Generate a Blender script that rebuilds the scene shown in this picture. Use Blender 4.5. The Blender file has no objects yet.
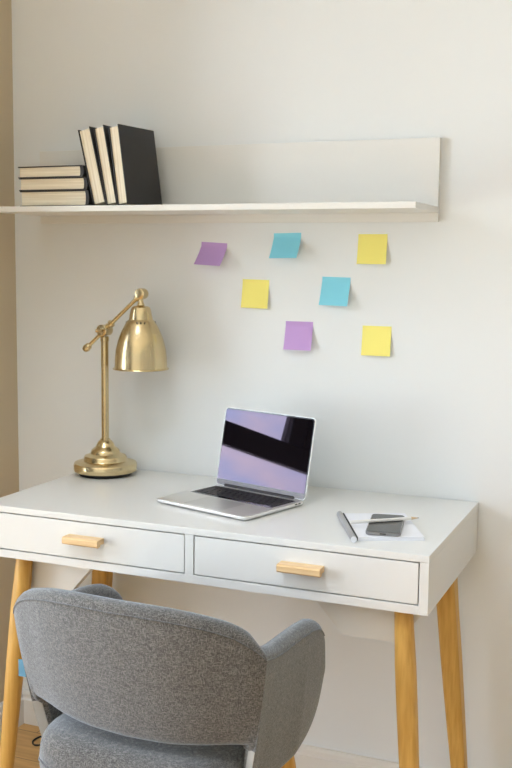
import bpy, bmesh, math, random
from mathutils import Vector, Matrix
random.seed(4)
scn = bpy.context.scene
COL = scn.collection
PI = math.pi

# ------------------------------------------------------------------ materials
def new_mat(name):
    m = bpy.data.materials.new(name); m.use_nodes = True
    nt = m.node_tree
    return m, nt, nt.nodes['Principled BSDF']

def noise_bump(nt, b, scale=200, strength=.1, dist=.001, coord='Object'):
    tc = nt.nodes.new('ShaderNodeTexCoord'); n = nt.nodes.new('ShaderNodeTexNoise')
    n.inputs['Scale'].default_value = scale; n.inputs['Detail'].default_value = 3
    bp = nt.nodes.new('ShaderNodeBump'); bp.inputs['Strength'].default_value = strength
    bp.inputs['Distance'].default_value = dist
    nt.links.new(tc.outputs[coord], n.inputs['Vector']); nt.links.new(n.outputs['Fac'], bp.inputs['Height'])
    nt.links.new(bp.outputs['Normal'], b.inputs['Normal'])
    return tc, n

def plain(name, col, rough=.5, metal=0., spec=.5, bump=None, var=0.):
    m, nt, b = new_mat(name)
    b.inputs['Base Color'].default_value = (*col, 1); b.inputs['Roughness'].default_value = rough
    b.inputs['Metallic'].default_value = metal; b.inputs['Specular IOR Level'].default_value = spec
    if bump: noise_bump(nt, b, *bump)
    if var:
        tc = nt.nodes.new('ShaderNodeTexCoord'); n = nt.nodes.new('ShaderNodeTexNoise'); n.inputs['Scale'].default_value = 3
        r = nt.nodes.new('ShaderNodeValToRGB')
        r.color_ramp.elements[0].position = .3; r.color_ramp.elements[1].position = .7
        r.color_ramp.elements[0].color = (*[c*(1-var) for c in col], 1); r.color_ramp.elements[1].color = (*[min(1, c*(1+var)) for c in col], 1)
        nt.links.new(tc.outputs['Object'], n.inputs['Vector']); nt.links.new(n.outputs['Fac'], r.inputs['Fac'])
        nt.links.new(r.outputs['Color'], b.inputs['Base Color'])
    return m

def wood(name, c1, c2, axis='z', scale=14, rough=.45):
    m, nt, b = new_mat(name)
    tc = nt.nodes.new('ShaderNodeTexCoord'); mp = nt.nodes.new('ShaderNodeMapping')
    s = {'x': (.6, 9, 9), 'y': (9, .6, 9), 'z': (9, 9, .6)}[axis]
    mp.inputs['Scale'].default_value = s
    n = nt.nodes.new('ShaderNodeTexNoise'); n.inputs['Scale'].default_value = scale; n.inputs['Detail'].default_value = 6
    r = nt.nodes.new('ShaderNodeValToRGB')
    r.color_ramp.elements[0].position = .3; r.color_ramp.elements[1].position = .72
    r.color_ramp.elements[0].color = (*c1, 1); r.color_ramp.elements[1].color = (*c2, 1)
    nt.links.new(tc.outputs['Object'], mp.inputs['Vector']); nt.links.new(mp.outputs[0], n.inputs['Vector'])
    nt.links.new(n.outputs['Fac'], r.inputs['Fac']); nt.links.new(r.outputs['Color'], b.inputs['Base Color'])
    b.inputs['Roughness'].default_value = rough
    return m

def fabric(name, c1, c2, c3):
    m, nt, b = new_mat(name)
    tc = nt.nodes.new('ShaderNodeTexCoord')
    def nz(sc, det, st=None):
        n = nt.nodes.new('ShaderNodeTexNoise'); n.inputs['Scale'].default_value = sc; n.inputs['Detail'].default_value = det
        if st:
            mp = nt.nodes.new('ShaderNodeMapping'); mp.inputs['Scale'].default_value = st
            nt.links.new(tc.outputs['Object'], mp.inputs['Vector']); nt.links.new(mp.outputs[0], n.inputs['Vector'])
        else: nt.links.new(tc.outputs['Object'], n.inputs['Vector'])
        return n
    a = nz(150, 2, (1, 1, 4)); c = nz(150, 2, (4, 4, 1)); d = nz(520, 2)
    mx = nt.nodes.new('ShaderNodeMath'); mx.operation = 'MAXIMUM'
    nt.links.new(a.outputs['Fac'], mx.inputs[0]); nt.links.new(c.outputs['Fac'], mx.inputs[1])
    ad = nt.nodes.new('ShaderNodeMath'); ad.operation = 'MULTIPLY_ADD'; ad.inputs[1].default_value = .35
    nt.links.new(d.outputs['Fac'], ad.inputs[0]); nt.links.new(mx.outputs[0], ad.inputs[2])
    r = nt.nodes.new('ShaderNodeValToRGB'); e = r.color_ramp.elements
    e[0].position = .60; e[0].color = (*c1, 1); e[1].position = .86; e[1].color = (*c3, 1)
    k = e.new(.73); k.color = (*c2, 1)
    nt.links.new(ad.outputs[0], r.inputs['Fac']); nt.links.new(r.outputs['Color'], b.inputs['Base Color'])
    bp = nt.nodes.new('ShaderNodeBump'); bp.inputs['Strength'].default_value = .5; bp.inputs['Distance'].default_value = .0012
    nt.links.new(ad.outputs[0], bp.inputs['Height']); nt.links.new(bp.outputs['Normal'], b.inputs['Normal'])
    b.inputs['Roughness'].default_value = .9; b.inputs['Specular IOR Level'].default_value = .2
    b.inputs['Sheen Weight'].default_value = .55; b.inputs['Sheen Tint'].default_value = (.75, .87, 1, 1); b.inputs['Sheen Roughness'].default_value = .5
    return m

def plank_floor():
    m, nt, b = new_mat('oak_planks')
    tc = nt.nodes.new('ShaderNodeTexCoord'); mp = nt.nodes.new('ShaderNodeMapping'); mp.inputs['Location'].default_value = (0.37, .05, 0)
    br = nt.nodes.new('ShaderNodeTexBrick'); br.inputs['Scale'].default_value = 1
    br.inputs['Brick Width'].default_value = 1.6; br.inputs['Row Height'].default_value = .14; br.inputs['Mortar Size'].default_value = .0012
    br.inputs['Color1'].default_value = (.62, .36, .12, 1); br.inputs['Color2'].default_value = (.72, .44, .17, 1); br.inputs['Mortar'].default_value = (.25, .14, .05, 1)
    mp2 = nt.nodes.new('ShaderNodeMapping'); mp2.inputs['Scale'].default_value = (1, 14, 1)
    n = nt.nodes.new('ShaderNodeTexNoise'); n.inputs['Scale'].default_value = 6; n.inputs['Detail'].default_value = 6
    r = nt.nodes.new('ShaderNodeValToRGB'); r.color_ramp.elements[0].position = .3; r.color_ramp.elements[0].color = (.72, .68, .62, 1); r.color_ramp.elements[1].position = .7
    mix = nt.nodes.new('ShaderNodeMixRGB'); mix.blend_type = 'MULTIPLY'; mix.inputs[0].default_value = 1
    nt.links.new(tc.outputs['Object'], mp.inputs[0]); nt.links.new(mp.outputs[0], br.inputs['Vector'])
    nt.links.new(tc.outputs['Object'], mp2.inputs[0]); nt.links.new(mp2.outputs[0], n.inputs['Vector']); nt.links.new(n.outputs['Fac'], r.inputs['Fac'])
    nt.links.new(br.outputs['Color'], mix.inputs[1]); nt.links.new(r.outputs['Color'], mix.inputs[2]); nt.links.new(mix.outputs[0], b.inputs['Base Color'])
    b.inputs['Roughness'].default_value = .42
    return m

def pages_mat(name, axis):
    # sheets of paper seen edge-on: fine lines across one axis
    m, nt, b = new_mat(name)
    tc = nt.nodes.new('ShaderNodeTexCoord'); mp = nt.nodes.new('ShaderNodeMapping')
    mp.inputs['Scale'].default_value = (420, 6, 6) if axis == 'x' else (6, 6, 420)
    n = nt.nodes.new('ShaderNodeTexNoise'); n.inputs['Scale'].default_value = 1; n.inputs['Detail'].default_value = 3
    r = nt.nodes.new('ShaderNodeValToRGB')
    r.color_ramp.elements[0].position = .3; r.color_ramp.elements[0].color = (.70, .61, .44, 1)
    r.color_ramp.elements[1].position = .65; r.color_ramp.elements[1].color = (.90, .83, .67, 1)
    nt.links.new(tc.outputs['Object'], mp.inputs[0]); nt.links.new(mp.outputs[0], n.inputs['Vector']); nt.links.new(n.outputs['Fac'], r.inputs['Fac'])
    nt.links.new(r.outputs['Color'], b.inputs['Base Color']); b.inputs['Roughness'].default_value = .8
    return m

def brass_mat():
    m, nt, b = new_mat('brushed_brass')
    b.inputs['Base Color'].default_value = (.70, .57, .335, 1); b.inputs['Metallic'].default_value = 1; b.inputs['Roughness'].default_value = .27
    tc = nt.nodes.new('ShaderNodeTexCoord'); mp = nt.nodes.new('ShaderNodeMapping'); mp.inputs['Scale'].default_value = (260, 260, 3)
    n = nt.nodes.new('ShaderNodeTexNoise'); n.inputs['Scale'].default_value = 1.5; n.inputs['Detail'].default_value = 3
    mr = nt.nodes.new('ShaderNodeMapRange'); mr.inputs['To Min'].default_value = .22; mr.inputs['To Max'].default_value = .30
    nt.links.new(tc.outputs['Object'], mp.inputs[0]); nt.links.new(mp.outputs[0], n.inputs['Vector']); nt.links.new(n.outputs['Fac'], mr.inputs[0])
    nt.links.new(mr.outputs[0], b.inputs['Roughness'])
    return m

def glass_mat():
    m = bpy.data.materials.new('window_glass'); m.use_nodes = True; nt = m.node_tree; nt.nodes.clear()
    o = nt.nodes.new('ShaderNodeOutputMaterial'); t = nt.nodes.new('ShaderNodeBsdfTransparent'); g = nt.nodes.new('ShaderNodeBsdfGlossy')
    g.inputs['Roughness'].default_value = 0; f = nt.nodes.new('ShaderNodeFresnel'); f.inputs['IOR'].default_value = 1.45
    x = nt.nodes.new('ShaderNodeMixShader'); nt.links.new(f.outputs[0], x.inputs[0]); nt.links.new(t.outputs[0], x.inputs[1]); nt.links.new(g.outputs[0], x.inputs[2])
    nt.links.new(x.outputs[0], o.inputs[0]); return m

M = {}
M['wall_far'] = plain('grey_wall_paint', (.34, .34, .33), .9, spec=.2, bump=(260, .05, .0006))
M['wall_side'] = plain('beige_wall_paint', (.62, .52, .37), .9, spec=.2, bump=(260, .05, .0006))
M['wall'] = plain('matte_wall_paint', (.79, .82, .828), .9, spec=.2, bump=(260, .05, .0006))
M['ceil'] = plain('ceiling_paint', (.92, .92, .90), .9, spec=.2, bump=(260, .05, .0006))
M['base'] = plain('baseboard_paint', (.80, .78, .735), .5, bump=(90, .03, .0005))
M['white'] = plain('white_lacquer', (.725, .73, .71), .30, bump=(500, .04, .0003))
M['shelf'] = plain('shelf_lacquer', (.78, .78, .75), .55, bump=(500, .04, .0003))
M['frame'] = plain('dark_window_frame', (.03, .026, .027), .5, bump=(200, .05, .0004))
M['floor'] = plank_floor()
M['leg'] = wood('honey_wood', (.52, .29, .06), (.68, .41, .11), 'z')
M['handle'] = wood('pale_beech', (.70, .47, .23), (.82, .60, .34), 'x')
M['brass'] = brass_mat()
M['black'] = plain('black_rubber', (.012, .012, .012), .6, bump=(300, .05, .0004))
M['cover'] = plain('black_book_cloth', (.022, .021, .022), .55, bump=(900, .3, .0004), var=.25)
M['pages_v'] = pages_mat('book_pages_upright', 'x')
M['pages_h'] = pages_mat('book_pages_lying', 'z')
M['alu'] = plain('brushed_aluminium', (.86, .86, .85), .45, metal=1, bump=(900, .03, .0002))
M['alu_dark'] = plain('trackpad_aluminium', (.76, .76, .75), .4, metal=1, bump=(900, .02, .0002))
M['chin'] = plain('grey_chin', (.22, .22, .24), .5, bump=(300, .01, .0001))
M['key'] = plain('black_key_plastic', (.018, .016, .02), .45, bump=(600, .05, .0002))
M['bezel'] = plain('black_bezel', (.006, .006, .007), .15, bump=(300, .01, .0001))
m, nt, b = new_mat('coated_screen_glass')
b.inputs['Base Color'].default_value = (.004, .003, .004, 1); b.inputs['Roughness'].default_value = .015; b.inputs['IOR'].default_value = 1.7
b.inputs['Specular Tint'].default_value = (.66, .53, .72, 1)
tc = nt.nodes.new('ShaderNodeTexCoord'); nn = nt.nodes.new('ShaderNodeTexNoise'); nn.inputs['Scale'].default_value = 12
mr = nt.nodes.new('ShaderNodeMapRange'); mr.inputs['To Min'].default_value = .01; mr.inputs['To Max'].default_value = .03
nt.links.new(tc.outputs['Object'], nn.inputs['Vector']); nt.links.new(nn.outputs['Fac'], mr.inputs[0]); nt.links.new(mr.outputs[0], b.inputs['Roughness'])
M['screen'] = m
M['paper'] = plain('pad_paper', (.80, .82, .87), .7, bump=(400, .03, .0002))
M['binding'] = plain('grey_binding', (.45, .45, .46), .4, metal=.5, bump=(300, .05, .0002))
M['phone_glass'] = plain('phone_glass', (.02, .02, .022), .08, spec=.9, bump=(50, .005, .0001))
M['phone_frame'] = plain('phone_frame', (.33, .33, .34), .3, metal=1, bump=(400, .02, .0002))
M['pencil'] = plain('white_pencil_paint', (.78, .77, .74), .4, bump=(400, .03, .0002))
M['raw_wood'] = wood('raw_pencil_wood', (.55, .38, .2), (.68, .5, .3), 'x')
M['fabric'] = fabric('grey_melange_fabric', (.062, .058, .052), (.118, .112, .103), (.195, .188, .178))
M['welt'] = fabric('grey_melange_welt', (.06, .06, .058), (.10, .10, .098), (.16, .16, .158))
M['trim'] = plain('pale_edge_tape', (.40, .39, .36), .7, bump=(500, .1, .0003))
M['tag'] = plain('blue_cloth_tag', (.12, .29, .42), .8, bump=(800, .2, .0003))
for k, c in dict(purple=(.56, .36, .70), blue=(.26, .70, .86), yellow=(.94, .85, .24)).items():
    M['note_'+k] = plain(k+'_note_paper', c, .8, spec=.2, bump=(120, .04, .0004))
M['glass'] = glass_mat()
M['grass'] = plain('outdoor_ground', (.2, .2, .17), .9, bump=(5, .2, .02))

# ------------------------------------------------------------------ mesh helpers
def add_box(bm, x0, x1, y0, y1, z0, z1, bevel=0., seg=2, mat=None):
    r = bmesh.ops.create_cube(bm, size=1)
    vs = r['verts']
    for v in vs:
        v.co = Vector(((x0+x1)/2 + v.co.x*(x1-x0), (y0+y1)/2 + v.co.y*(y1-y0), (z0+z1)/2 + v.co.z*(z1-z0)))
        if mat: v.co = mat @ v.co
    if bevel:
        es = list({e for v in vs for e in v.link_edges})
        bmesh.ops.bevel(bm, geom=es, offset=bevel, segments=seg, profile=.5, affect='EDGES')
    return bm

def box(*a, **k): return add_box(bmesh.new(), *a, **k)

def add_lathe(bm, prof, seg=48, center=(0, 0, 0), mat=None):
    rings = []
    for r, z in prof:
        rings.append([bm.verts.new((center[0]+r*math.cos(2*PI*i/seg), center[1]+r*math.sin(2*PI*i/seg), center[2]+z)) if r > 1e-6 else None for i in range(seg)])
        if r <= 1e-6:
            v = bm.verts.new((center[0], center[1], center[2]+z)); rings[-1] = [v]*seg
    for a, b in zip(rings, rings[1:]):
        for i in range(seg):
            j = (i+1) % seg
            q = []
            for v in (a[i], a[j], b[j], b[i]):
                if v not in q: q.append(v)
            if len(q) > 2:
                try: bm.faces.new(q)
                except ValueError: pass
    if mat:
        for v in {v for r in rings for v in r}: v.co = mat @ v.co
    return bm

def add_tube(bm, pts, rad, seg=12, cap=True):
    pts = [Vector(p) for p in pts]
    rads = rad if isinstance(rad, (list, tuple)) else [rad]*len(pts)
    prev = None; up = None
    rings = []
    for i, p in enumerate(pts):
        d = (pts[min(i+1, len(pts)-1)] - pts[max(i-1, 0)]).normalized()
        if up is None:
            up = Vector((0, 0, 1)) if abs(d.z) < .9 else Vector((1, 0, 0))
        s = d.cross(up).normalized(); up = s.cross(d).normalized()
        rings.append([bm.verts.new(p + (s*math.cos(2*PI*k/seg)+up*math.sin(2*PI*k/seg))*rads[i]) for k in range(seg)])
    for a, b in zip(rings, rings[1:]):
        for k in range(seg): bm.faces.new((a[k], a[(k+1) % seg], b[(k+1) % seg], b[k]))
    if cap:
        bm.faces.new(rings[0]); bm.faces.new(rings[-1])
    return bm

def add_prism(bm, poly, y0, y1):
    a = [bm.verts.new((x, y0, z)) for x, z in poly]; b = [bm.verts.new((x, y1, z)) for x, z in poly]
    bm.faces.new(a); bm.faces.new(b)
    for i in range(len(poly)):
        j = (i+1) % len(poly); bm.faces.new((a[i], a[j], b[j], b[i]))
    return bm

def add_sphere(bm, c, r, sub=3, sc=(1, 1, 1)):
    q = bmesh.ops.create_icosphere(bm, subdivisions=sub, radius=r)
    for v in q['verts']: v.co = Vector((v.co.x*sc[0], v.co.y*sc[1], v.co.z*sc[2])) + Vector(c)
    return bm

def obj(name, bm, mat, parent=None, smooth=None, loc=None):
    bmesh.ops.recalc_face_normals(bm, faces=bm.faces[:])
    me = bpy.data.meshes.new(name); bm.to_mesh(me); bm.free()
    me.materials.append(mat)
    o = bpy.data.objects.new(name, me); COL.objects.link(o)
    if parent: o.parent = parent
    if loc: o.location = loc
    if smooth is not None:
        for p in me.polygons: p.use_smooth = True
        me.set_sharp_from_angle(angle=math.radians(smooth))
    return o

def tag(o, label=None, cat=None, group=None, kind=None):
    if label: o['label'] = label
    if cat: o['category'] = cat
    if group: o['group'] = group
    if kind: o['kind'] = kind
    return o

def thing(name, loc, rz, label, cat, group=None):
    o = bpy.data.objects.new(name, None); COL.objects.link(o); o.empty_display_size = .05
    o.location = loc; o.rotation_euler = (0, 0, rz)
    return tag(o, label, cat, group)

def struct(name, bm, mat, parent=None, **k):
    o = obj(name, bm, mat, parent, **k)
    if not parent: o['kind'] = 'structure'
    return o

def dup(o, parent, loc=None):
    c = o.copy(); COL.objects.link(c); c.parent = parent
    if loc: c.location = loc
    return c

def catmull(pts, n):
    out = []
    P = [Vector(p) for p in pts]
    for i in range(len(P)-1):
        p0 = P[max(i-1, 0)]; p1 = P[i]; p2 = P[i+1]; p3 = P[min(i+2, len(P)-1)]
        for k in range(n):
            t = k/n
            out.append(.5*((2*p1)+(p2-p0)*t+(2*p0-5*p1+4*p2-p3)*t*t+(3*p1-p0-3*p2+p3)*t**3))
    out.append(P[-1]); return out

# ------------------------------------------------------------------ the room
XW = -2.40                    # the window wall; XL is the side of the solid corner pier beside the desk
XL, XR, YF, ZC, T = -1.25, 3.0, -7.2, 3.1, .14
def wall_with_holes_x(x0, x1, y0, y1, z1, holes):
    """wall slab between x0..x1 running y0..y1 (y0<y1) with rectangular openings (ya,yb,za,zb)"""
    bm = bmesh.new(); holes = sorted(holes); y = y0
    for ya, yb, za, zb in holes:
        if ya > y: add_box(bm, x0, x1, y, ya, 0, z1)
        if za > 0: add_box(bm, x0, x1, ya, yb, 0, za)
        if zb < z1: add_box(bm, x0, x1, ya, yb, zb, z1)
        y = yb
    add_box(bm, x0, x1, y, y1, 0, z1)
    return bm
W1 = (-2.60, -1.02, .06, 2.75)
W2 = (-6.90, -2.95, .06, 2.97)
struct('floor', box(XW-T, XR+T, YF-T, T, -.1, 0), M['floor'])
R3 = (-1.1, -.2, -2.5, -1.7)         # invented roof opening, added for fill light from above: x range, y range
bm = bmesh.new()
add_box(bm, XW-T, R3[0], YF-T, T, ZC, ZC+.1); add_box(bm, R3[1], XR+T, YF-T, T, ZC, ZC+.1)
add_box(bm, R3[0], R3[1], YF-T, R3[2], ZC, ZC+.1); add_box(bm, R3[0], R3[1], R3[3], T, ZC, ZC+.1)
struct('ceiling', bm, M['ceil'])
struct('wall_back', box(XW-T, XR+T, 0, T, 0, ZC), M['wall'])
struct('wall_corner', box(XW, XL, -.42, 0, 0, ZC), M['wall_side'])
struct('wall_left', wall_with_holes_x(XW-T, XW, YF, 0, ZC, [W2, W1]), M['wall'])
struct('wall_right', box(XR, XR+T, YF, 0, 0, ZC), M['wall_far'])
struct('wall_front', box(XW-T, XR+T, YF-T, YF, 0, ZC), M['wall'])

def base_profile(bm, p0, p1, nrm, h=.0925):
    n = Vector(nrm); prof = [(0, 0), (.014, 0), (.014, h-.022), (.0105, h-.018), (.0105, h-.008), (.007, h), (0, h)]
    a = [bm.verts.new(Vector(p0)+n*d+Vector((0, 0, z))) for d, z in prof]
    b = [bm.verts.new(Vector(p1)+n*d+Vector((0, 0, z))) for d, z in prof]
    bm.faces.new(a); bm.faces.new(b)
    for i in range(len(prof)):
        j = (i+1) % len(prof); bm.faces.new((a[i], a[j], b[j], b[i]))
    return bm
struct('baseboard_back', base_profile(bmesh.new(), (XL, 0, 0), (XR, 0, 0), (0, -1, 0)), M['base'])
struct('baseboard_left', base_profile(bmesh.new(), (XL, -.4345, 0), (XL, -.0145, 0), (1, 0, 0)), M['base'])
struct('baseboard_corner', base_profile(bmesh.new(), (XW, -.42, 0), (XL, -.42, 0), (0, -1, 0)), M['base'])
struct('baseboard_right', base_profile(bmesh.new(), (XR, YF, 0), (XR, -.0145, 0), (-1, 0, 0)), M['base'])

def window(name, W, rail=None, mull=()):
    """fixed lower lights, casements above; frame flush with the inner wall face"""
    ya, yb, za, zb = W
    x0, x1 = XW-.075, XW-.005; fw = .052
    bm = bmesh.new()
    add_box(bm, x0, x1, ya, ya+fw, za, zb, .004); add_box(bm, x0, x1, yb-fw, yb, za, zb, .004)
    add_box(bm, x0, x1, ya+fw, yb-fw, za, za+fw, .004); add_box(bm, x0, x1, ya+fw, yb-fw, zb-fw, zb, .004)
    r0, r1 = rail
    add_box(bm, x0, x1, ya+fw, yb-fw, r0, r1, .004)
    fr = struct(name, bm, M['frame'])
    ys = [ya+fw] + [v for m in mull for v in m] + [yb-fw]
    for i in range(0, len(ys), 2):
        bm = bmesh.new(); add_box(bm, XW-.044, XW-.038, ys[i], ys[i+1], r1, zb-fw)
        obj('window_pane', bm, M['glass'], fr)
    obj('window_pane', box(XW-.044, XW-.038, ya+fw, yb-fw, za+fw, r0), M['glass'], fr)
    for m0, m1 in mull:
        bm = bmesh.new()
        add_box(bm, x0, x1, m0, (m0+m1)/2-.002, r1, zb-fw, .004); add_box(bm, x0, x1, (m0+m1)/2+.002, m1, r1, zb-fw, .004)
        obj('mullion', bm, M['frame'], fr)
    return fr
window('window_1', W1, (1.125, 1.228), [(-1.75, -1.569)])
window('window_2', W2, (1.125, 1.228), [(-5.64, -5.52), (-4.28, -4.16)])
bm = bmesh.new(); fw = .052; z0, z1 = ZC+.01, ZC+.08
add_box(bm, R3[0], R3[0]+fw, R3[2], R3[3], z0, z1, .004); add_box(bm, R3[1]-fw, R3[1], R3[2], R3[3], z0, z1, .004)
add_box(bm, R3[0]+fw, R3[1]-fw, R3[2], R3[2]+fw, z0, z1, .004); add_box(bm, R3[0]+fw, R3[1]-fw, R3[3]-fw, R3[3], z0, z1, .004)
w3 = struct('added_skylight', bm, M['frame'])  # frame of the unseen skylight, added to brighten the desk top
obj('window_pane', box(R3[0]+fw, R3[1]-fw, R3[2]+fw, R3[3]-fw, ZC+.042, ZC+.048), M['glass'], w3)
for i, W in enumerate((W1, W2)):
    struct('trim_%d' % (i+1), box(XW-T, XW+.03, W[0]-.02, W[1]+.02, W[2]-.058, W[2], .004), M['base'])

# ------------------------------------------------------------------ desk
H, D, A, WD = .75, .484, .1153, 1.003
desk = thing('desk', (-WD/2, -D/2-.002, 0), 0, 'white two-drawer writing desk on splayed honey wood legs against the wall', 'desk')
hx, hy = WD/2, D/2
zb = H-A; ts = .0178
obj('tabletop', box(-hx, hx, -hy, hy, H-.0142, H, .0012), M['white'], desk)
for s in (-1, 1):
    x0, x1 = sorted((s*hx, s*(hx-ts)))
    obj('side_panel', box(x0, x1, -hy, hy, zb, H-.0142, .0006), M['white'], desk)
obj('bottom_panel', box(-hx+ts, hx-ts, -hy, hy, zb, zb+.0172, .0006), M['white'], desk)
obj('divider', box(.0072-.0095, .0072+.0095, -hy, hy-.012, zb+.0172, H-.0142), M['white'], desk)
obj('back_panel', box(-hx+ts, hx-ts, hy-.012, hy, zb+.0172, H-.0142), M['white'], desk)
for a, b2, hc, xa, xb in ((-hx+ts, .0072-.0095, 0, -.780, -.694), (.0072+.0095, hx-ts, 0, -.293, -.2045)):
    g = .0024
    bm = bmesh.new()
    add_box(bm, a+g, b2-g, -hy+.0008, -hy+.018, zb+.0172+g, H-.0142-g, .0008)
    add_box(bm, a+.012, b2-.012, -hy+.018, hy-.04, zb+.024, zb+.085)
    dr = obj('drawer', bm, M['white'], desk)
    xa += WD/2; xb += WD/2
    bm = bmesh.new(); zc = .6985
    poly = [(-hy-.0275, zc-.0055), (-hy-.0275, zc+.0045), (-hy-.024, zc+.0075), (-hy+.0008, zc+.0075), (-hy+.0008, zc-.004), (-hy-.014, zc-.004), (-hy-.014, zc-.0085), (-hy-.0245, zc-.0085)]
    va = [bm.verts.new((xa, y, z)) for y, z in poly]; vb = [bm.verts.new((xb, y, z)) for y, z in poly]
    bm.faces.new(va); bm.faces.new(vb)
    for i in range(len(poly)):
        j = (i+1) % len(poly); bm.faces.new((va[i], va[j], vb[j], vb[i]))
    hd = obj('handle', bm, M['handle'], dr); hd['label'] = 'pale wooden bar handle'
    hd.data.polygons[0].use_smooth = False

def leg_mesh(top, bot, w0, wm, w1, square):
    """tapered leg from top to floor; square>2 gives a squarer section"""
    bm = bmesh.new(); top = Vector(top); bot = Vector(bot); n = 28; rings = []
    prof = [(0, w0), (.06, w0*1.05), (.18, wm), (.35, wm*.99), (.6, wm*.88), (.85, wm*.74), (.985, w1), (1, w1*.92)]
    for t, w in prof:
        c = top.lerp(bot, t); r = []
        for i in range(n):
            a = 2*PI*i/n + PI/4*0; ca, sa = math.cos(a), math.sin(a)
            k = (abs(ca)**square+abs(sa)**square)**(-1/square)
            r.append(bm.verts.new((c.x+ca*k*w/2, c.y+sa*k*w/2, c.z)))
        rings.append(r)
    for a, b in zip(rings, rings[1:]):
        for i in range(n): bm.faces.new((a[i], a[(i+1) % n], b[(i+1) % n], b[i]))
    bm.faces.new(rings[0]); bm.faces.new(rings[-1])
    return bm
ox, oy = WD/2, D/2
for s in (-1, 1):
    cx = s*(.4445 if s > 0 else .4205)
    obj('leg', leg_mesh((cx+s*0, -.43+oy-.012, zb), (cx+s*.050, -.475+oy-.004, 0), .035, .041, .028, 2.3), M['leg'], desk, smooth=40)
    obj('leg', leg_mesh((cx+s*.002, -.09+oy, zb), (cx+s*.060, -.062+oy, 0), .044, .043, .028, 9), M['leg'], desk, smooth=40)
    for yb_ in ((-.424, -.400), (-.150, -.125)):
        oe = .492 if s > 0 else .446
        poly = [(s*oe, zb), (s*.243, zb), (s*.3165, zb-.082), (s*(oe-.064 if s > 0 else .43), zb-.082)]
        obj('leg_bracket', add_prism(bmesh.new(), poly, yb_[0]+oy, yb_[1]+oy), M['white'], desk)

# ------------------------------------------------------------------ shelf
sx0, sx1, sz0, sz1 = -1.160, -.111, 1.3806, 1.5658
shelf = thing('wall_shelf', ((sx0+sx1)/2, 0, sz0), 0, 'white L-shaped wall shelf with a tall back panel carrying black books', 'shelf')
hw = (sx1-sx0)/2
obj('back_panel', box(-hw, hw, -.014, 0, 0, sz1-sz0, .0008), M['shelf'], shelf)
SZ = 1.4140
obj('shelf_board', box(-hw, hw, -.219, -.014, SZ-.0135-sz0, SZ-sz0, .0008), M['shelf'], shelf)

# ------------------------------------------------------------------ books
def book(name, w, h, t, label, spine='back', lying=False, group=None):
    """upright: thickness along x, cover depth along y (fore-edge to -y), height z"""
    o = thing(name, (0, 0, 0), 0, label, 'book', group)
    c = .0026; ov = .0035
    if not lying:
        obj('pages', box(-t/2+c, t/2-c, -w/2+ov, w/2-c, ov, h-ov), M['pages_v'], o)
        bm = bmesh.new()
        add_box(bm, -t/2, -t/2+c, -w/2, w/2, 0, h, .0007); add_box(bm, t/2-c, t/2, -w/2, w/2, 0, h, .0007)
        sp = bmesh.new()
        pts = [(-t/2, w/2-.001)]+[(-t/2*math.cos(PI*k/8), w/2+.006*math.sin(PI*k/8)) for k in range(1, 8)]+[(t/2, w/2-.001), (t/2-c, w/2-.002), (-t/2+c, w/2-.002)]
        a = [sp.verts.new((x, y, 0)) for x, y in pts]; b = [sp.verts.new((x, y, h)) for x, y in pts]
        sp.faces.new(a); sp.faces.new(b)
        for i in range(len(pts)): sp.faces.new((a[i], a[(i+1) % len(pts)], b[(i+1) % len(pts)], b[i]))
        obj('cover', bm, M['cover'], o, smooth=30); obj('spine', sp, M['cover'], o, smooth=40)
    else:   # lying flat: spine to +x, tail edge to -y ; w along x, h along y
        obj('pages', box(-w/2+ov, w/2-.006, -h/2+ov, h/2-ov, c, t-c), M['pages_h'], o)
        bm = bmesh.new()
        add_box(bm, -w/2, w/2, -h/2, h/2, 0, c, .0007); add_box(bm, -w/2, w/2, -h/2, h/2, t-c, t, .0007)
        obj('cover', bm, M['cover'], o, smooth=30)
        sp = bmesh.new(); n = 8
        outer = [(w/2+.006*math.sin(PI*k/n), t/2-t/2*math.cos(PI*k/n)) for k in range(n+1)]
        inner = [(w/2-.006+.003*math.sin(PI*k/n), t/2-(t/2-c)*math.cos(PI*k/n)) for k in range(n, -1, -1)]
        pts = outer+inner
        add_prism(sp, pts, -h/2, h/2)
        obj('spine', sp, M['cover'], o, smooth=40)
    return o
G1 = 'black hardbacks lying in a stack'; G2 = 'black hardbacks leaning upright'
z = SZ
for x0, x1, t, yy, rz, lab in ((-1.0945, -.9055, .0375, -.118, 0, 'thick black hardback lying at the bottom of the shelf stack'),
                       (-1.0965, -.9115, .0305, -.118, .012, 'black hardback lying in the middle of the three stacked books'),
                       (-1.0985, -.9185, .0275, -.118, -.01, 'black hardback with pale pages lying on top of the stack')):
    o = book('book', x1-x0, .16, t, lab, lying=True, group=G1)
    o.location = ((x0+x1)/2, yy, z); o.rotation_euler = (0, 0, rz); z += t
for xb, t, h, lean, w, lab in ((-.8555, .0335, .181, 13.2, .15, 'upright black hardback leaning against the stacked books, leftmost of three'),
                         (-.825, .0285, .184, 10.8, .15, 'upright black hardback leaning between two others'),
                         (-.7940, .0300, .184, 8.2, .141, 'upright black hardback whose whole front cover shows, rightmost of three')):
    o = book('book', w, h, t, lab, group=G2)
    a = math.radians(lean)      # lower right edge stays at xb on the board
    rz = math.radians(-7) if xb > -.8 else 0
    o.rotation_euler = (0, -a, rz)
    p = Vector((t/2*math.cos(a), w/2, 0)); p.rotate(Matrix.Rotation(rz, 3, 'Z'))
    o.location = (xb - t*math.cos(a) + p.x, -.198 + p.y, SZ)
    # rotation about y by -a lifts the right side; drop so that the lower left edge stands on the board
    o.location.z = SZ + t/2*math.sin(a)

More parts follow.
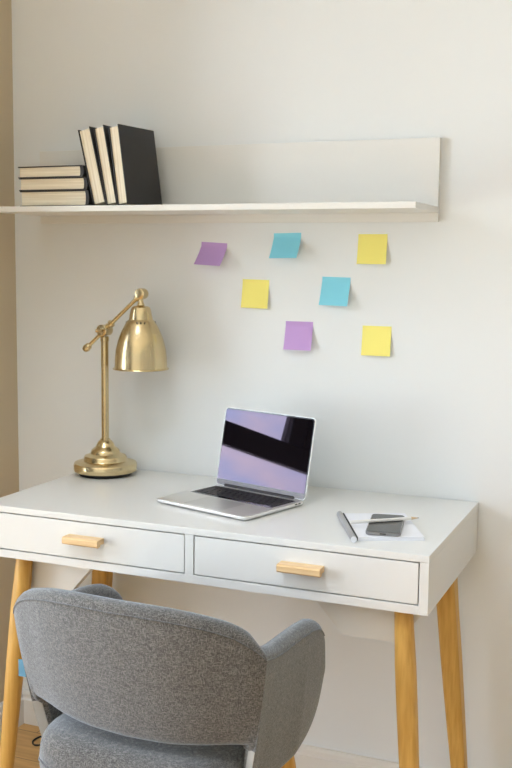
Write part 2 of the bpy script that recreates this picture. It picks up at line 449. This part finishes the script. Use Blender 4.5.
# ------------------------------------------------------------------ sticky notes
def note(col, x, z, lift, rot, label, strip=.16, size=.0695):
    bm = bmesh.new(); n = 14; rows = []
    th = .0004; y = -.0008; zz = 0
    fold = max(1, int(n*strip))
    path = [(y, zz)]
    for k in range(n):
        ang = 0 if k < fold else math.radians(lift)*(.8+.35*(k-fold)/(n-fold))
        y -= size/n*math.sin(ang); zz -= size/n*math.cos(ang); path.append((y, zz))
    for side in (0, 1):
        for (py, pz) in path:
            rows.append([bm.verts.new((sx*size/2, py+(th if side else 0), pz)) for sx in (-1, -.33, .33, 1)])
    m = len(path)
    for s in (0, m):
        for k in range(m-1):
            for c in range(3): bm.faces.new((rows[s+k][c], rows[s+k][c+1], rows[s+k+1][c+1], rows[s+k+1][c]))
    for k in range(m-1):
        for c in (0, 3): bm.faces.new((rows[k][c], rows[k+1][c], rows[m+k+1][c], rows[m+k][c]))
    for k in (0, m-1):
        for c in range(3): bm.faces.new((rows[k][c], rows[k][c+1], rows[m+k][c+1], rows[m+k][c]))
    o = obj('sticky_note', bm, M['note_'+col], smooth=60)
    o.location = (x, .0006, z); o.rotation_euler = (0, math.radians(rot), 0)
    tag(o, label, 'sticky note', 'sticky notes on the wall under the shelf')
note('purple', -.666, 1.3335, 42, 3, 'purple sticky note curling off the wall just under the shelf, nearest the lamp')
note('blue', -.4748, 1.3565, 35, -1, 'blue sticky note highest on the wall, just under the shelf')
note('yellow', -.264, 1.354, 10, 0, 'yellow sticky note high on the right, under the shelf end')
note('yellow', -.5547, 1.245, 8, 1, 'leftmost yellow sticky note, between the purple notes')
note('blue', -.3503, 1.254, 20, 1, 'blue sticky note in the middle of the group, below the other blue one')
note('purple', -.441, 1.147, 15, 0, 'purple sticky note lower on the wall, straight above the laptop')
note('yellow', -.249, 1.1425, 8, 0, 'yellow sticky note at the lower right of the group')

# ------------------------------------------------------------------ lamp
LX, LY = -.925, -.088
lamp = thing('desk_lamp', (LX, LY, H+.0004), 0, 'brass adjustable desk lamp with a bell shade on the left of the desk', 'lamp')
obj('foot_pad', add_lathe(bmesh.new(), [(0, 0), (.066, 0), (.068, .004), (.068, .008), (0, .008)]), M['black'], lamp, smooth=40)
obj('base', add_lathe(bmesh.new(), [(0, .007), (.072, .007), (.0785, .010), (.0795, .014), (.0795, .026), (.0775, .030), (.062, .0345), (.056, .036), (.0545, .0385), (.0540, .043), (.0515, .0475), (.041, .0515), (.0375, .0535), (.0365, .058), (.034, .063), (.026, .069), (.0235, .0715), (.021, .078), (.0165, .085), (.0125, .0875), (.0125, .0905), (.009, .0905), (0, .0905)], 64), M['brass'], lamp, smooth=35)
obj('pole', add_lathe(bmesh.new(), [(0, .088), (.0093, .088), (.0093, .336), (.0108, .337), (.0108, .347), (.0085, .349), (0, .349)], 32), M['brass'], lamp, smooth=35)
# arm lies in a vertical plane turned slightly into the room
az = 0; ad = Vector((math.cos(az), math.sin(az), 0))
P0 = Vector((0, 0, .364))
Aend = P0 + ad*.1042 + Vector((0, 0, .0925)); Bend = P0 - ad*.050 + Vector((0, 0, -.0444))
dirv = (Aend-Bend).normalized()
obj('arm', add_tube(bmesh.new(), [Bend, P0, Aend], .0048, 16), M['brass'], lamp, smooth=40)
bm = bmesh.new()
add_tube(bm, [Bend-dirv*.013, Bend-dirv*.011, Bend-dirv*.004, Bend+dirv*.002, Bend+dirv*.006, Bend+dirv*.010], [.004, .0078, .0098, .0088, .0085, .0052], 20)
obj('counterweight_knob', bm, M['brass'], lamp, smooth=50)
side = Vector((-ad.y, ad.x, 0))
bm = bmesh.new()
add_tube(bm, [P0-side*.017, P0-side*.0165, P0+side*.0165, P0+side*.017], [.0125, .0142, .0142, .0125], 24)
add_tube(bm, [P0+dirv*-.016, P0+dirv*.016], .0088, 20)
obj('pivot_joint', bm, M['brass'], lamp, smooth=40)
q = P0+dirv*.022
obj('arm_collar', add_tube(bmesh.new(), [q, q+dirv*.001, q+dirv*.006, q+dirv*.007], [.006, .0095, .0095, .006], 20), M['brass'], lamp, smooth=40)
wn = P0-side*.017
bm = bmesh.new(); add_tube(bm, [wn, wn-side*.007], .004, 12); add_tube(bm, [wn-side*.009+dirv*-.013+Vector((0, 0, .008)), wn-side*.008, wn-side*.009+dirv*.012+Vector((0, 0, -.008))], [.004, .0035, .004], 10)
obj('wing_nut', bm, M['brass'], lamp, smooth=40)
q = Aend
bm = bmesh.new()
add_tube(bm, [q-side*.013, q-side*.012, q-side*.004, q+side*.004, q+side*.012, q+side*.013], [.010, .0128, .0138, .0138, .0128, .010], 24)
add_tube(bm, [q-dirv*.022, q-dirv*.021, q-dirv*.010], [.005, .0075, .0075], 16)
obj('head_joint', bm, M['brass'], lamp, smooth=40)
SC = Aend + Vector((-.002, 0, 0))
zt = SC.z
zr = 1.0215 - H     # rim
prof_o = [(.0755, zr), (.0765, zr+.0015), (.0755, zr+.003), (.0715, zr+.004), (.0700, zr+.012), (.0685, zr+.030), (.0650, zr+.055), (.0590, zr+.082), (.0515, zr+.106), (.0425, zr+.126), (.0355, zr+.1365), (.0340, zr+.1375), (.0325, zr+.139), (.0305, zr+.150), (.0270, zr+.166), (.0245, zr+.1725), (.0200, zr+.1755), (.0120, zr+.1765), (.0095, zr+.178), (.0085, zr+.1795)]
prof_o = [(r*.90*(1+.05*math.sin(PI*min(1, max(0, (z_-zr)/.126)))), zr+(z_-zr)*.88) for r, z_ in prof_o]
prof_i = [(max(r-.0022, .002), z_-.002) for r, z_ in reversed(prof_o[3:-3])]
pr = prof_o + [(0, prof_o[-1][1])]
bm = add_lathe(bmesh.new(), pr, 64)
add_lathe(bm, [(.0679, zr), (.066, zr+.0005), (.063, zr+.003)] + [(r-.0022, z_) for r, z_ in prof_o[4:-4]] + [(0, zr+.147)], 64)
sh = obj('shade', bm, M['brass'], lamp, smooth=35); sh.location = (SC.x, SC.y, 0)
bm = bmesh.new(); add_tube(bm, [(0, 0, zr+.157), (0, 0, zr+.160), (0, 0, zr+.166), (0, 0, zt-.010)], [.0095, .0085, .006, .006], 20)
st = obj('shade_stem', bm, M['brass'], lamp, smooth=40); st.location = (SC.x, SC.y, 0)
for k in range(9):
    a = math.radians(-61 + (k//3)*120 + (k%3-1)*15); bm = bmesh.new()
    rr = .0365; c = Vector((rr*math.cos(a), rr*math.sin(a), zr+.1155)); n_ = Vector((math.cos(a), math.sin(a), .75)).normalized()
    add_tube(bm, [c-n_*.002, c+n_*.0012], .0017, 10)
    v = obj('vent_hole', bm, M['black'], sh); v['label'] = 'small dark vent hole'
bm = bmesh.new(); add_sphere(bm, (0, 0, zr+.075), .027, 3); add_tube(bm, [(0, 0, zr+.095), (0, 0, zr+.150)], .014, 16)
M['bulb'] = plain('opal_bulb', (.8, .8, .77), .3, bump=(80, .01, .0001))
bl = obj('bulb', bm, M['bulb'], sh, smooth=50)
# cord: off the base, over the left edge of the desk, down and onto the floor
cp = [(-.0765, .006, .012), (-.0815, .012, .007), (-.0835, .018, .002), (-.0865, .020, -.012), (-.087, .018, -.06), (-.088, .014, -.20), (-.125, .010, -.31), (-.158, .006, -.40), (-.166, 0, -.58), (-.176, -.004, -.70), (-.186, -.01, -.7455), (-.203, -.03, -.7475), (-.222, -.012, -.7475), (-.219, .018, -.7475), (-.196, .022, -.7475), (-.176, .004, -.7475)]
obj('power_cord', add_tube(bmesh.new(), catmull(cp, 8), .0024, 8), M['black'], lamp, smooth=60)['label'] = 'black power cord'

# ------------------------------------------------------------------ laptop
la = -.3008; lw, ld, lt, lh = .2649, .2041, 1.3738, .188
lap = thing('laptop', (-.6016, -.1241, H), la, 'open silver laptop with a dark screen mirroring the window, on the desk', 'laptop')
# local: x along the hinge from its left end, -y to the front
bm = bmesh.new(); r = .010
def rrect(x0, x1, y0, y1, r, n=6):
    o = []
    for cx, cy, a0 in ((x1-r, y1-r, 0), (x0+r, y1-r, 90), (x0+r, y0+r, 180), (x1-r, y0+r, 270)):
        for k in range(n+1):
            a = math.radians(a0+90*k/n); o.append((cx+r*math.cos(a), cy+r*math.sin(a)))
    return o
def slab(bm, loops):
    rings = [[bm.verts.new(p) for p in L] for L in loops]
    for a, b in zip(rings, rings[1:]):
        for i in range(len(a)): bm.faces.new((a[i], a[(i+1) % len(a)], b[(i+1) % len(a)], b[i]))
    bm.faces.new(rings[0]); bm.faces.new(rings[-1]); return bm
def flat(R, z): return [(x, y, z) for x, y in R]
Rb = rrect(0, lw, -ld, .004, .011); Rs = rrect(.006, lw-.006, -ld+.008, -.002, .009); Rm = rrect(.0006, lw-.0006, -ld+.0006, .0034, .0105)
obj('body', slab(bmesh.new(), [flat(Rs, .0008), flat(Rm, .0042), flat(Rb, .0055), flat(Rb, .0098), flat(Rm, .0105)]), M['alu'], lap, smooth=35)
for fx in (.03, lw-.03):
    for fy in (-.02, -ld+.02): obj('rubber_foot', add_lathe(bmesh.new(), [(0, 0), (.006, 0), (.006, .001), (0, .001)], 16, (fx, fy, 0)), M['black'], lap)
kx0, kx1, ky0, ky1 = .013, lw-.013, -.102, -.015
obj('keyboard_well', box(kx0, kx1, ky0, ky1, .0104, .0107, .0001), M['bezel'], lap)
rows = [(.006, [1]*14), (.0135, [1]*13+[1.6]), (.0135, [1.6]+[1]*13), (.0135, [1.9]+[1]*11+[1.9]), (.0135, [2.4]+[1]*10+[2.4]), (.0135, [1, 1, 1, 1.25, 5.3, 1.25, 1, 1, 1, 1])]
y = ky1-.0015; proto = {}
gap = .0026
for hgt, ws in rows:
    tot = (kx1-kx0-.002) ; unit = tot/sum(ws); x = kx0+.001
    for w in ws:
        ww, hh = w*unit-gap, hgt-gap*(.7 if hgt > .01 else .5)
        key = (round(ww, 5), round(hh, 5))
        loc = (x+w*unit/2, y-hgt/2, .0107)
        if key not in proto:
            proto[key] = obj('key', box(-ww/2, ww/2, -hh/2, hh/2, 0, .0009, .0004, seg=1), M['key'], lap); proto[key].location = loc
        else: dup(proto[key], lap, loc)
        x += w*unit
    y -= hgt+.0002
obj('trackpad', slab(bmesh.new(), [flat(rrect(lw*.5-.055, lw*.5+.055, -ld+.010, -.110, .004), .0104), flat(rrect(lw*.5-.055, lw*.5+.055, -ld+.010, -.110, .004), .0107)]), M['alu_dark'], lap)
for py_ in (-.018, -.030):
    bm = bmesh.new(); add_tube(bm, [(lw-.002, py_+.003, .0077), (lw+.0003, py_+.003, .0077)], .0013, 10); add_tube(bm, [(lw-.002, py_-.003, .0077), (lw+.0003, py_-.003, .0077)], .0013, 10)
    add_box(bm, lw-.002, lw+.0003, py_-.003, py_+.003, .0064, .0090)
    obj('port', bm, M['black'], lap)
obj('hinge', add_tube(bmesh.new(), [(.03, .001, .0118), (lw-.03, .001, .0118)], .0042, 16), M['key'], lap, smooth=40)
lid = bpy.data.objects.new('lid_tmp', None)
# lid frame: u along x, v up the lid, w outward to the viewer
ca, sa = math.cos(lt), math.sin(lt)
LM = Matrix(((1, 0, 0, 0), (0, ca, -sa, .0), (0, sa, ca, .0075), (0, 0, 0, 1)))   # local (u, v, w): v -> up the lid, w -> towards the viewer
def lidslab(R, w0, w1, bev=0):
    bm = slab(bmesh.new(), [[(x, v, w0) for x, v in R], [(x, v, w1) for x, v in R]])
    for vv in bm.verts: vv.co = LM @ vv.co
    return bm
lidR = rrect(0, lw, .004, lh, .009); 
bpy.data.objects.remove(lid)
ld_o = obj('lid', lidslab(lidR, -.0045, -.0003), M['alu'], lap, smooth=35)
bz = obj('bezel', lidslab(rrect(.0007, lw-.0007, .0045, lh-.0007, .0085), -.0003, 0.0), M['bezel'], ld_o)
obj('screen', lidslab(rrect(.0032, lw-.0032, .0185, lh-.0040, .004), 0.0, .0003), M['screen'], ld_o)['label'] = 'dark glossy screen'
obj('chin', lidslab(rrect(.0032, lw-.0032, .006, .0170, .002), 0.0, .0002), M['chin'], ld_o)
bmq = bmesh.new(); add_tube(bmq, [(lw/2, lh-.0028, -.0001), (lw/2, lh-.0028, .0004)], .0008, 10)
for vv in bmq.verts: vv.co = LM @ vv.co
obj('camera_lens', bmq, M['key'], ld_o)

# ------------------------------------------------------------------ notepad, phone, pencil
na = math.radians(25.6)
pad = thing('notepad', (-.1572, -.4419, H), na, 'white bound notepad under a phone at the right end of the desk', 'notepad')
pw, pl = .137, .197
# axes from the corner: x along the near edge, y away along the binding
sk = (-.2445+.1572, -.2599+.4419)
ang = math.atan2(sk[1], sk[0]) - na
sh_x, sh_y = math.cos(ang)*.2018, math.sin(ang)*.2018
def padslab(z0, z1, g=0):
    n = 1
    P = [(g, g), (pw-g, g), (pw-g, .196-g), (g, .196-g)]
    return slab(bmesh.new(), [[(x, y, z0) for x, y in P], [(x, y, z1) for x, y in P]])
obj('back_cover', padslab(0, .0012), M['paper'], pad)
obj('pages', padslab(.0012, .0075, .0008), M['paper'], pad)
bm = bmesh.new()
add_tube(bm, [(-.0045, -.012, .0064), (-.0045, .194, .0064)], .0064, 20)
obj('spine_binding', bm, M['binding'], pad, smooth=40)['label'] = 'grey binding tube'
bm = bmesh.new()
add_tube(bm, [(-.0045, -.0135, .0064), (-.0045, -.012, .0064)], .0062, 20)
obj('binding_cap', bm, M['paper'], pad, smooth=40)['label'] = 'white end cap'
obj('binding_edge', box(.0022, .0052, -.002, .194, .0012, .0088, .0004), M['black'], pad)['label'] = 'black strip beside the binding tube'

PHZ = H+.0079
phone = thing('phone', (-.1246, -.338, PHZ), math.radians(11), 'black mobile phone with a metal rim lying on the notepad', 'phone')
Rp = rrect(-.0345, .0345, -.0755, .0755, .010)
Rpi = rrect(-.0328, .0328, -.0738, .0738, .0085)
obj('frame', slab(bmesh.new(), [flat(Rpi, 0), flat(Rp, .0014), flat(Rp, .0066), flat(Rpi, .0074)]), M['phone_frame'], phone, smooth=30)
obj('screen', slab(bmesh.new(), [flat(Rpi, .0073), flat(Rpi, .0078)]), M['phone_glass'], phone)['label'] = 'black glass screen'
bm = bmesh.new(); add_box(bm, -.006, .006, -.0760, -.0750, .0028, .0052, .0004)
obj('charging_port', bm, M['black'], phone)
for k in (-.02, .018):
    bm = bmesh.new(); add_box(bm, -.0351, -.0343, k, k+.014, .003, .005, .0003); obj('side_button', bm, M['phone_frame'], phone)

pencil = thing('pencil', (0, 0, 0), 0, 'white hexagonal pencil lying across the phone on the notepad', 'pencil')
def hexbar(bm, x0, x1, r0, r1):
    a = [bm.verts.new((x0, r0*math.cos(PI/3*k), r0*math.sin(PI/3*k))) for k in range(6)]
    b = [bm.verts.new((x1, r1*math.cos(PI/3*k), r1*math.sin(PI/3*k))) for k in range(6)]
    for k in range(6): bm.faces.new((a[k], a[(k+1) % 6], b[(k+1) % 6], b[k]))
    bm.faces.new(a); bm.faces.new(b); return bm
PL = .1505
obj('barrel', hexbar(bmesh.new(), -PL/2, PL/2-.018, .0036, .0036), M['pencil'], pencil)
obj('sharpened_end', hexbar(bmesh.new(), PL/2-.018, PL/2-.003, .0036, .0010), M['raw_wood'], pencil)['label'] = 'bare wooden tip'
obj('lead', hexbar(bmesh.new(), PL/2-.003, PL/2, .0010, .0003), M['key'], pencil)
pa = Vector((-.1871, -.3763, PHZ+.0111)); pb = Vector((-.0707, -.2810, PHZ+.0111))

# ------------------------------------------------------------------ chair
ch_loc = (-.432, -.68, 0); ch_rot = math.radians(-3)
chair = thing('armchair', ch_loc, ch_rot, 'grey upholstered tub armchair pushed up to the desk, seen from behind', 'chair')
# plan of the shell's outer face (x right, y forward) with top and bottom heights
#          x     y     ztop  zbot
backK = [(.000, -.206, .727, .468), (.080, -.201, .726, .470), (.145, -.187, .719, .474), (.200, -.166, .704, .478), (.233, -.152, .684, .478), (.254, -.138, .660, .468)]
armK = [(.254, -.138, .660, .376), (.254, -.080, .650, .377), (.252, -.010, .646, .382), (.250, .050, .643, .389), (.248, .100, .636, .400), (.246, .135, .619, .417), (.245, .155, .594, .443), (.244, .164, .556, .484)]
TH = .039
def shell(keys, n=6):
    # 4-component Catmull-Rom done per pair of components
    A_ = catmull([(k[0], k[1], 0) for k in keys], n); B_ = catmull([(k[2], k[3], 0) for k in keys], n)
    return [(a.x, a.y, b.x, b.y) for a, b in zip(A_, B_)]
def lean(z, k=.20): return (z-.64)*k          # upper part flares outwards
JN = Vector((.86, -.51)).normalized()
def normals(sec, joint):
    N = len(sec); out = []
    for i in range(N):
        a = sec[max(i-1, 0)]; b = sec[min(i+1, N-1)]
        d = Vector((b[0]-a[0], b[1]-a[1])).normalized(); n_ = Vector((d.y, -d.x))
        for side in joint:      # 'start', 'end' or 'left' (mirrored start)
            k = (N-1-i) if side == 'end' else i
            w_ = max(0, 1-k/7); w_ = w_*w_*(3-2*w_)
            j = Vector((-JN.x, JN.y)) if side == 'left' else JN
            n_ = (n_*(1-w_)+j*w_).normalized()
        out.append(n_)
    return out
def section(x, y, zt_, zb_, nr, t, thin=0, NS=8, lk=.20):
    hgt = zt_-zb_; r = min(.020, hgt*.46, t*.48); sect = []
    cor = ((r, zb_+r, 180), (t-r, zb_+r, 270), (t-r, zt_-r, 0), (r, zt_-r, 90))
    for ci, (cx, cz, a0) in enumerate(cor):
        for k in range(5):
            an = math.radians(a0+90*k/4); sect.append((cx+r*math.cos(an), cz+r*math.sin(an)))
        if ci in (1, 3):    # long vertical faces get in-between points
            z0_ = sect[-1][1]; z1_ = zt_-r if ci == 1 else zb_+r; o_ = sect[-1][0]
            for q_ in range(1, NS): sect.append((o_, z0_+(z1_-z0_)*q_/NS))
    L = []
    for o, z_ in sect:
        s_ = math.sin(PI*max(0, min(1, (z_-zb_)/max(hgt, .01))))
        if thin:        # the padding thins out towards the lower edge, on the inside
            k_ = max(0, min(1, (.60-z_)/.10)); k_ = k_*k_*(3-2*k_); o *= 1-k_*(1-thin/t)
        off = lean(z_, lk) + .005*s_*(1 if o < t/2 else -.6) - o
        L.append(Vector((x+nr.x*off, y+nr.y*off, z_)))
    return L
def shell_mesh(sec, th, flip=1, thin=0, joint=()):
    bm = bmesh.new(); rings = []; NR = normals(sec, joint)
    for i, (x, y, zt_, zb_) in enumerate(sec):
        nr = NR[i]
        rings.append([bm.verts.new((flip*p.x, p.y, p.z)) for p in section(x, y, zt_, zb_, nr, th, thin, lk=.20-(.12*min(1, i/18) if thin else 0))])
    n = len(rings[0])
    for a, b in zip(rings, rings[1:]):
        for k in range(n): bm.faces.new((a[k], a[(k+1) % n], b[(k+1) % n], b[k]))
    bm.faces.new(rings[0]); bm.faces.new(rings[-1])
    return bm
def welt_line(sec, flip=1, drop=.017, joint=()):
    P = []; NR = normals(sec, joint)
    for i, ((x, y, zt_, zb_), nr) in enumerate(zip(sec, NR)):
        z_ = zt_-drop; s_ = math.sin(PI*(z_-zb_)/max(zt_-zb_, .01))
        off = lean(z_, .20-(.12*min(1, i/18) if joint == ('start',) else 0))+.005*s_+.0004
        P.append((flip*(x+nr.x*off), y+nr.y*off, z_))
    return P
half = shell(backK)
full = [(-x, y, a, b) for x, y, a, b in reversed(half[1:])] + half
obj('backrest', shell_mesh(full, TH, joint=('left', 'end')), M['fabric'], chair, smooth=60)
obj('piping', add_tube(bmesh.new(), welt_line(full, joint=('left', 'end')), .0011, 6), M['welt'], chair, smooth=60)
armS = shell(armK)
for s in (1, -1):
    ao = obj('armrest', shell_mesh(armS, TH, s, .021, ('start',)), M['fabric'], chair, smooth=60)
    obj('piping', add_tube(bmesh.new(), welt_line(armS[:-9], s, joint=('start',)), .0011, 6), M['welt'], ao, smooth=60)
    # pale tape closing the rear edge of the arm beside the opening
    x, y, zt_, zb_ = armS[0]; x2, y2 = armS[1][:2]
    d = Vector((x2-x, y2-y)).normalized(); nr = JN; bm = bmesh.new(); A1 = []; B1 = []
    for k in range(9):
        z_ = zb_+.006+(.474-zb_-.006)*k/8
        for o_, lst in ((.0006, A1), (.0185, B1)):
            off = lean(z_)+.005*math.sin(PI*(z_-zb_)/(zt_-zb_))-o_; lst.append(Vector((s*(x+nr.x*off), y+nr.y*off, z_)))
    dd = Vector((s*d.x, d.y, 0))*-.0015
    va = [bm.verts.new(p) for p in A1]+[bm.verts.new(p) for p in reversed(B1)]
    vb = [bm.verts.new(v.co+dd) for v in va]
    bm.faces.new(va); bm.faces.new(vb)
    for i in range(len(va)): bm.faces.new((va[i], va[(i+1) % len(va)], vb[(i+1) % len(va)], vb[i]))
    obj('edge_tape', bm, M['trim'], ao)['label'] = 'pale tape along the rear edge'
# seat cushion
def seat_ring(k, z_):
    R = []
    n = 48
    for i in range(n):
        a = 2*PI*i/n; ca, sa = math.cos(a), math.sin(a); e = 5
        q_ = (abs(ca)**e+abs(sa)**e)**(-1/e)
        hw_ = .200; e = 5
        R.append((ca*q_*hw_*k, .005+sa*q_*(.160 if sa > 0 else .208)*k, z_))
    return R
seatL = [(.88, .352), (.95, .355), (.985, .364), (1.0, .388), (.995, .396), (1.0, .404), (.99, .428), (.95, .443), (.86, .452), (.6, .456), (.3, .458)]
obj('seat', slab(bmesh.new(), [seat_ring(k, z_) for k, z_ in seatL]), M['fabric'], chair, smooth=60)
obj('piping', add_tube(bmesh.new(), (lambda R: R+[R[0]])(seat_ring(1.0, .396)), .0022, 6, cap=False), M['welt'], chair, smooth=60)
obj('seat_frame', slab(bmesh.new(), [seat_ring(.80, .336), seat_ring(.82, .352)]), M['black'], chair)
for sx in (-1, 1):
    for sy in (-1, 1):
        obj('leg', leg_mesh((sx*.176, (.122 if sy > 0 else -.140), .356), (sx*.215, (.172 if sy > 0 else -.185), 0), .034, .032, .020, 2), M['leg'], chair, smooth=40)
# blue cloth tag sewn into the left side seam
tg = obj('cloth_tag', box(-.0105, .012, -.0008, .0008, -.0165, .0165, .0003), M['tag'], chair); tg['label'] = 'small blue cloth tag'
tg.location = (-.254, -.115, .530); tg.rotation_euler = (0, 0, math.radians(8))

# ------------------------------------------------------------------ pencil placement (touching the phone and the pad)
def place_between(o, a, b):
    d = (b-a); L = d.length
    o.location = (a+b)/2
    o.rotation_euler = (PI/6, -math.asin(d.z/L), math.atan2(d.y, d.x))
place_between(pencil, pa, pb)

# ------------------------------------------------------------------ outdoors and light
SKY = 4.2
w = bpy.data.worlds.new('sky'); scn.world = w; w.use_nodes = True; nt = w.node_tree; bg = nt.nodes['Background']
tc = nt.nodes.new('ShaderNodeTexCoord'); mp = nt.nodes.new('ShaderNodeMapping'); mp.inputs['Scale'].default_value = (1, 1, 2.2)
n1 = nt.nodes.new('ShaderNodeTexNoise'); n1.inputs['Scale'].default_value = 15; n1.inputs['Detail'].default_value = 4; n1.inputs['Roughness'].default_value = .5
rp = nt.nodes.new('ShaderNodeValToRGB'); e = rp.color_ramp.elements
e[0].position = .36; e[0].color = (.64, .81, 1.05, 1); e[1].position = .62; e[1].color = (.95, .95, .99, 1)
nt.links.new(tc.outputs['Generated'], mp.inputs[0]); nt.links.new(mp.outputs[0], n1.inputs['Vector']); nt.links.new(n1.outputs['Fac'], rp.inputs['Fac'])
sp = nt.nodes.new('ShaderNodeSeparateXYZ'); nt.links.new(tc.outputs['Generated'], sp.inputs[0])
mr = nt.nodes.new('ShaderNodeMapRange'); mr.inputs['From Min'].default_value = -.10; mr.inputs['From Max'].default_value = -.02
nt.links.new(sp.outputs['Z'], mr.inputs[0])
mx = nt.nodes.new('ShaderNodeMixRGB'); mx.inputs[1].default_value = (1.06, 1.15, 1.12, 1)
nt.links.new(mr.outputs[0], mx.inputs[0]); nt.links.new(rp.outputs['Color'], mx.inputs[2]); ov = nt.nodes.new('ShaderNodeMapRange')      # an overcast sky: brighter overhead than at the horizon
ov.inputs['From Min'].default_value = .15; ov.inputs['From Max'].default_value = .9; ov.inputs['To Min'].default_value = 1.0; ov.inputs['To Max'].default_value = 2.6
nt.links.new(sp.outputs['Z'], ov.inputs[0])
mo = nt.nodes.new('ShaderNodeMixRGB'); mo.blend_type = 'MULTIPLY'; mo.inputs[0].default_value = 1
nt.links.new(mx.outputs[0], mo.inputs[1]); nt.links.new(ov.outputs[0], mo.inputs[2]); nt.links.new(mo.outputs[0], bg.inputs['Color'])
bg.inputs['Strength'].default_value = SKY
for W in (W1, W2):      # light portals: they emit nothing, they only guide sampling to the openings
    L = bpy.data.lights.new('window_portal', 'AREA'); L.shape = 'RECTANGLE'
    L.size = W[1]-W[0]; L.size_y = W[3]-W[2]
    o = bpy.data.objects.new('window_portal', L); COL.objects.link(o)
    o.location = (XW-.10, (W[0]+W[1])/2, (W[2]+W[3])/2); 
    o.rotation_euler = (PI/2, 0, -PI/2)
    L.cycles.is_portal = True
L = bpy.data.lights.new('window_portal', 'AREA'); L.shape = 'RECTANGLE'; L.size = R3[1]-R3[0]; L.size_y = R3[3]-R3[2]  # portal for the added skylight
o = bpy.data.objects.new('window_portal', L); COL.objects.link(o)
o.location = ((R3[0]+R3[1])/2, (R3[2]+R3[3])/2, ZC+.09); L.cycles.is_portal = True

# ------------------------------------------------------------------ camera
f, yaw, pitch, roll = 1046.9, math.radians(22.4351), math.radians(6.6354), math.radians(.615)
c = Vector((.4204, -2.3541, 1.2867))
fw = Vector((-math.sin(yaw)*math.cos(pitch), math.cos(yaw)*math.cos(pitch), -math.sin(pitch)))
rt = Vector((math.cos(yaw), math.sin(yaw), 0)); up = rt.cross(fw)
r2 = rt*math.cos(roll)+up*math.sin(roll); u2 = -rt*math.sin(roll)+up*math.cos(roll)
cam = bpy.data.cameras.new('camera'); co = bpy.data.objects.new('camera', cam); COL.objects.link(co)
co.matrix_world = Matrix(((r2.x, u2.x, -fw.x, c.x), (r2.y, u2.y, -fw.y, c.y), (r2.z, u2.z, -fw.z, c.z), (0, 0, 0, 1)))
cam.sensor_fit = 'VERTICAL'; cam.sensor_height = 36; cam.lens = f/768*36; cam.clip_start = .02
scn.camera = co
vs = scn.view_settings
scn.display_settings.display_device = 'sRGB'
vs.view_transform = 'Standard'; vs.look = 'None'; vs.gamma = 1; vs.use_curve_mapping = False
vs.exposure = 1.42
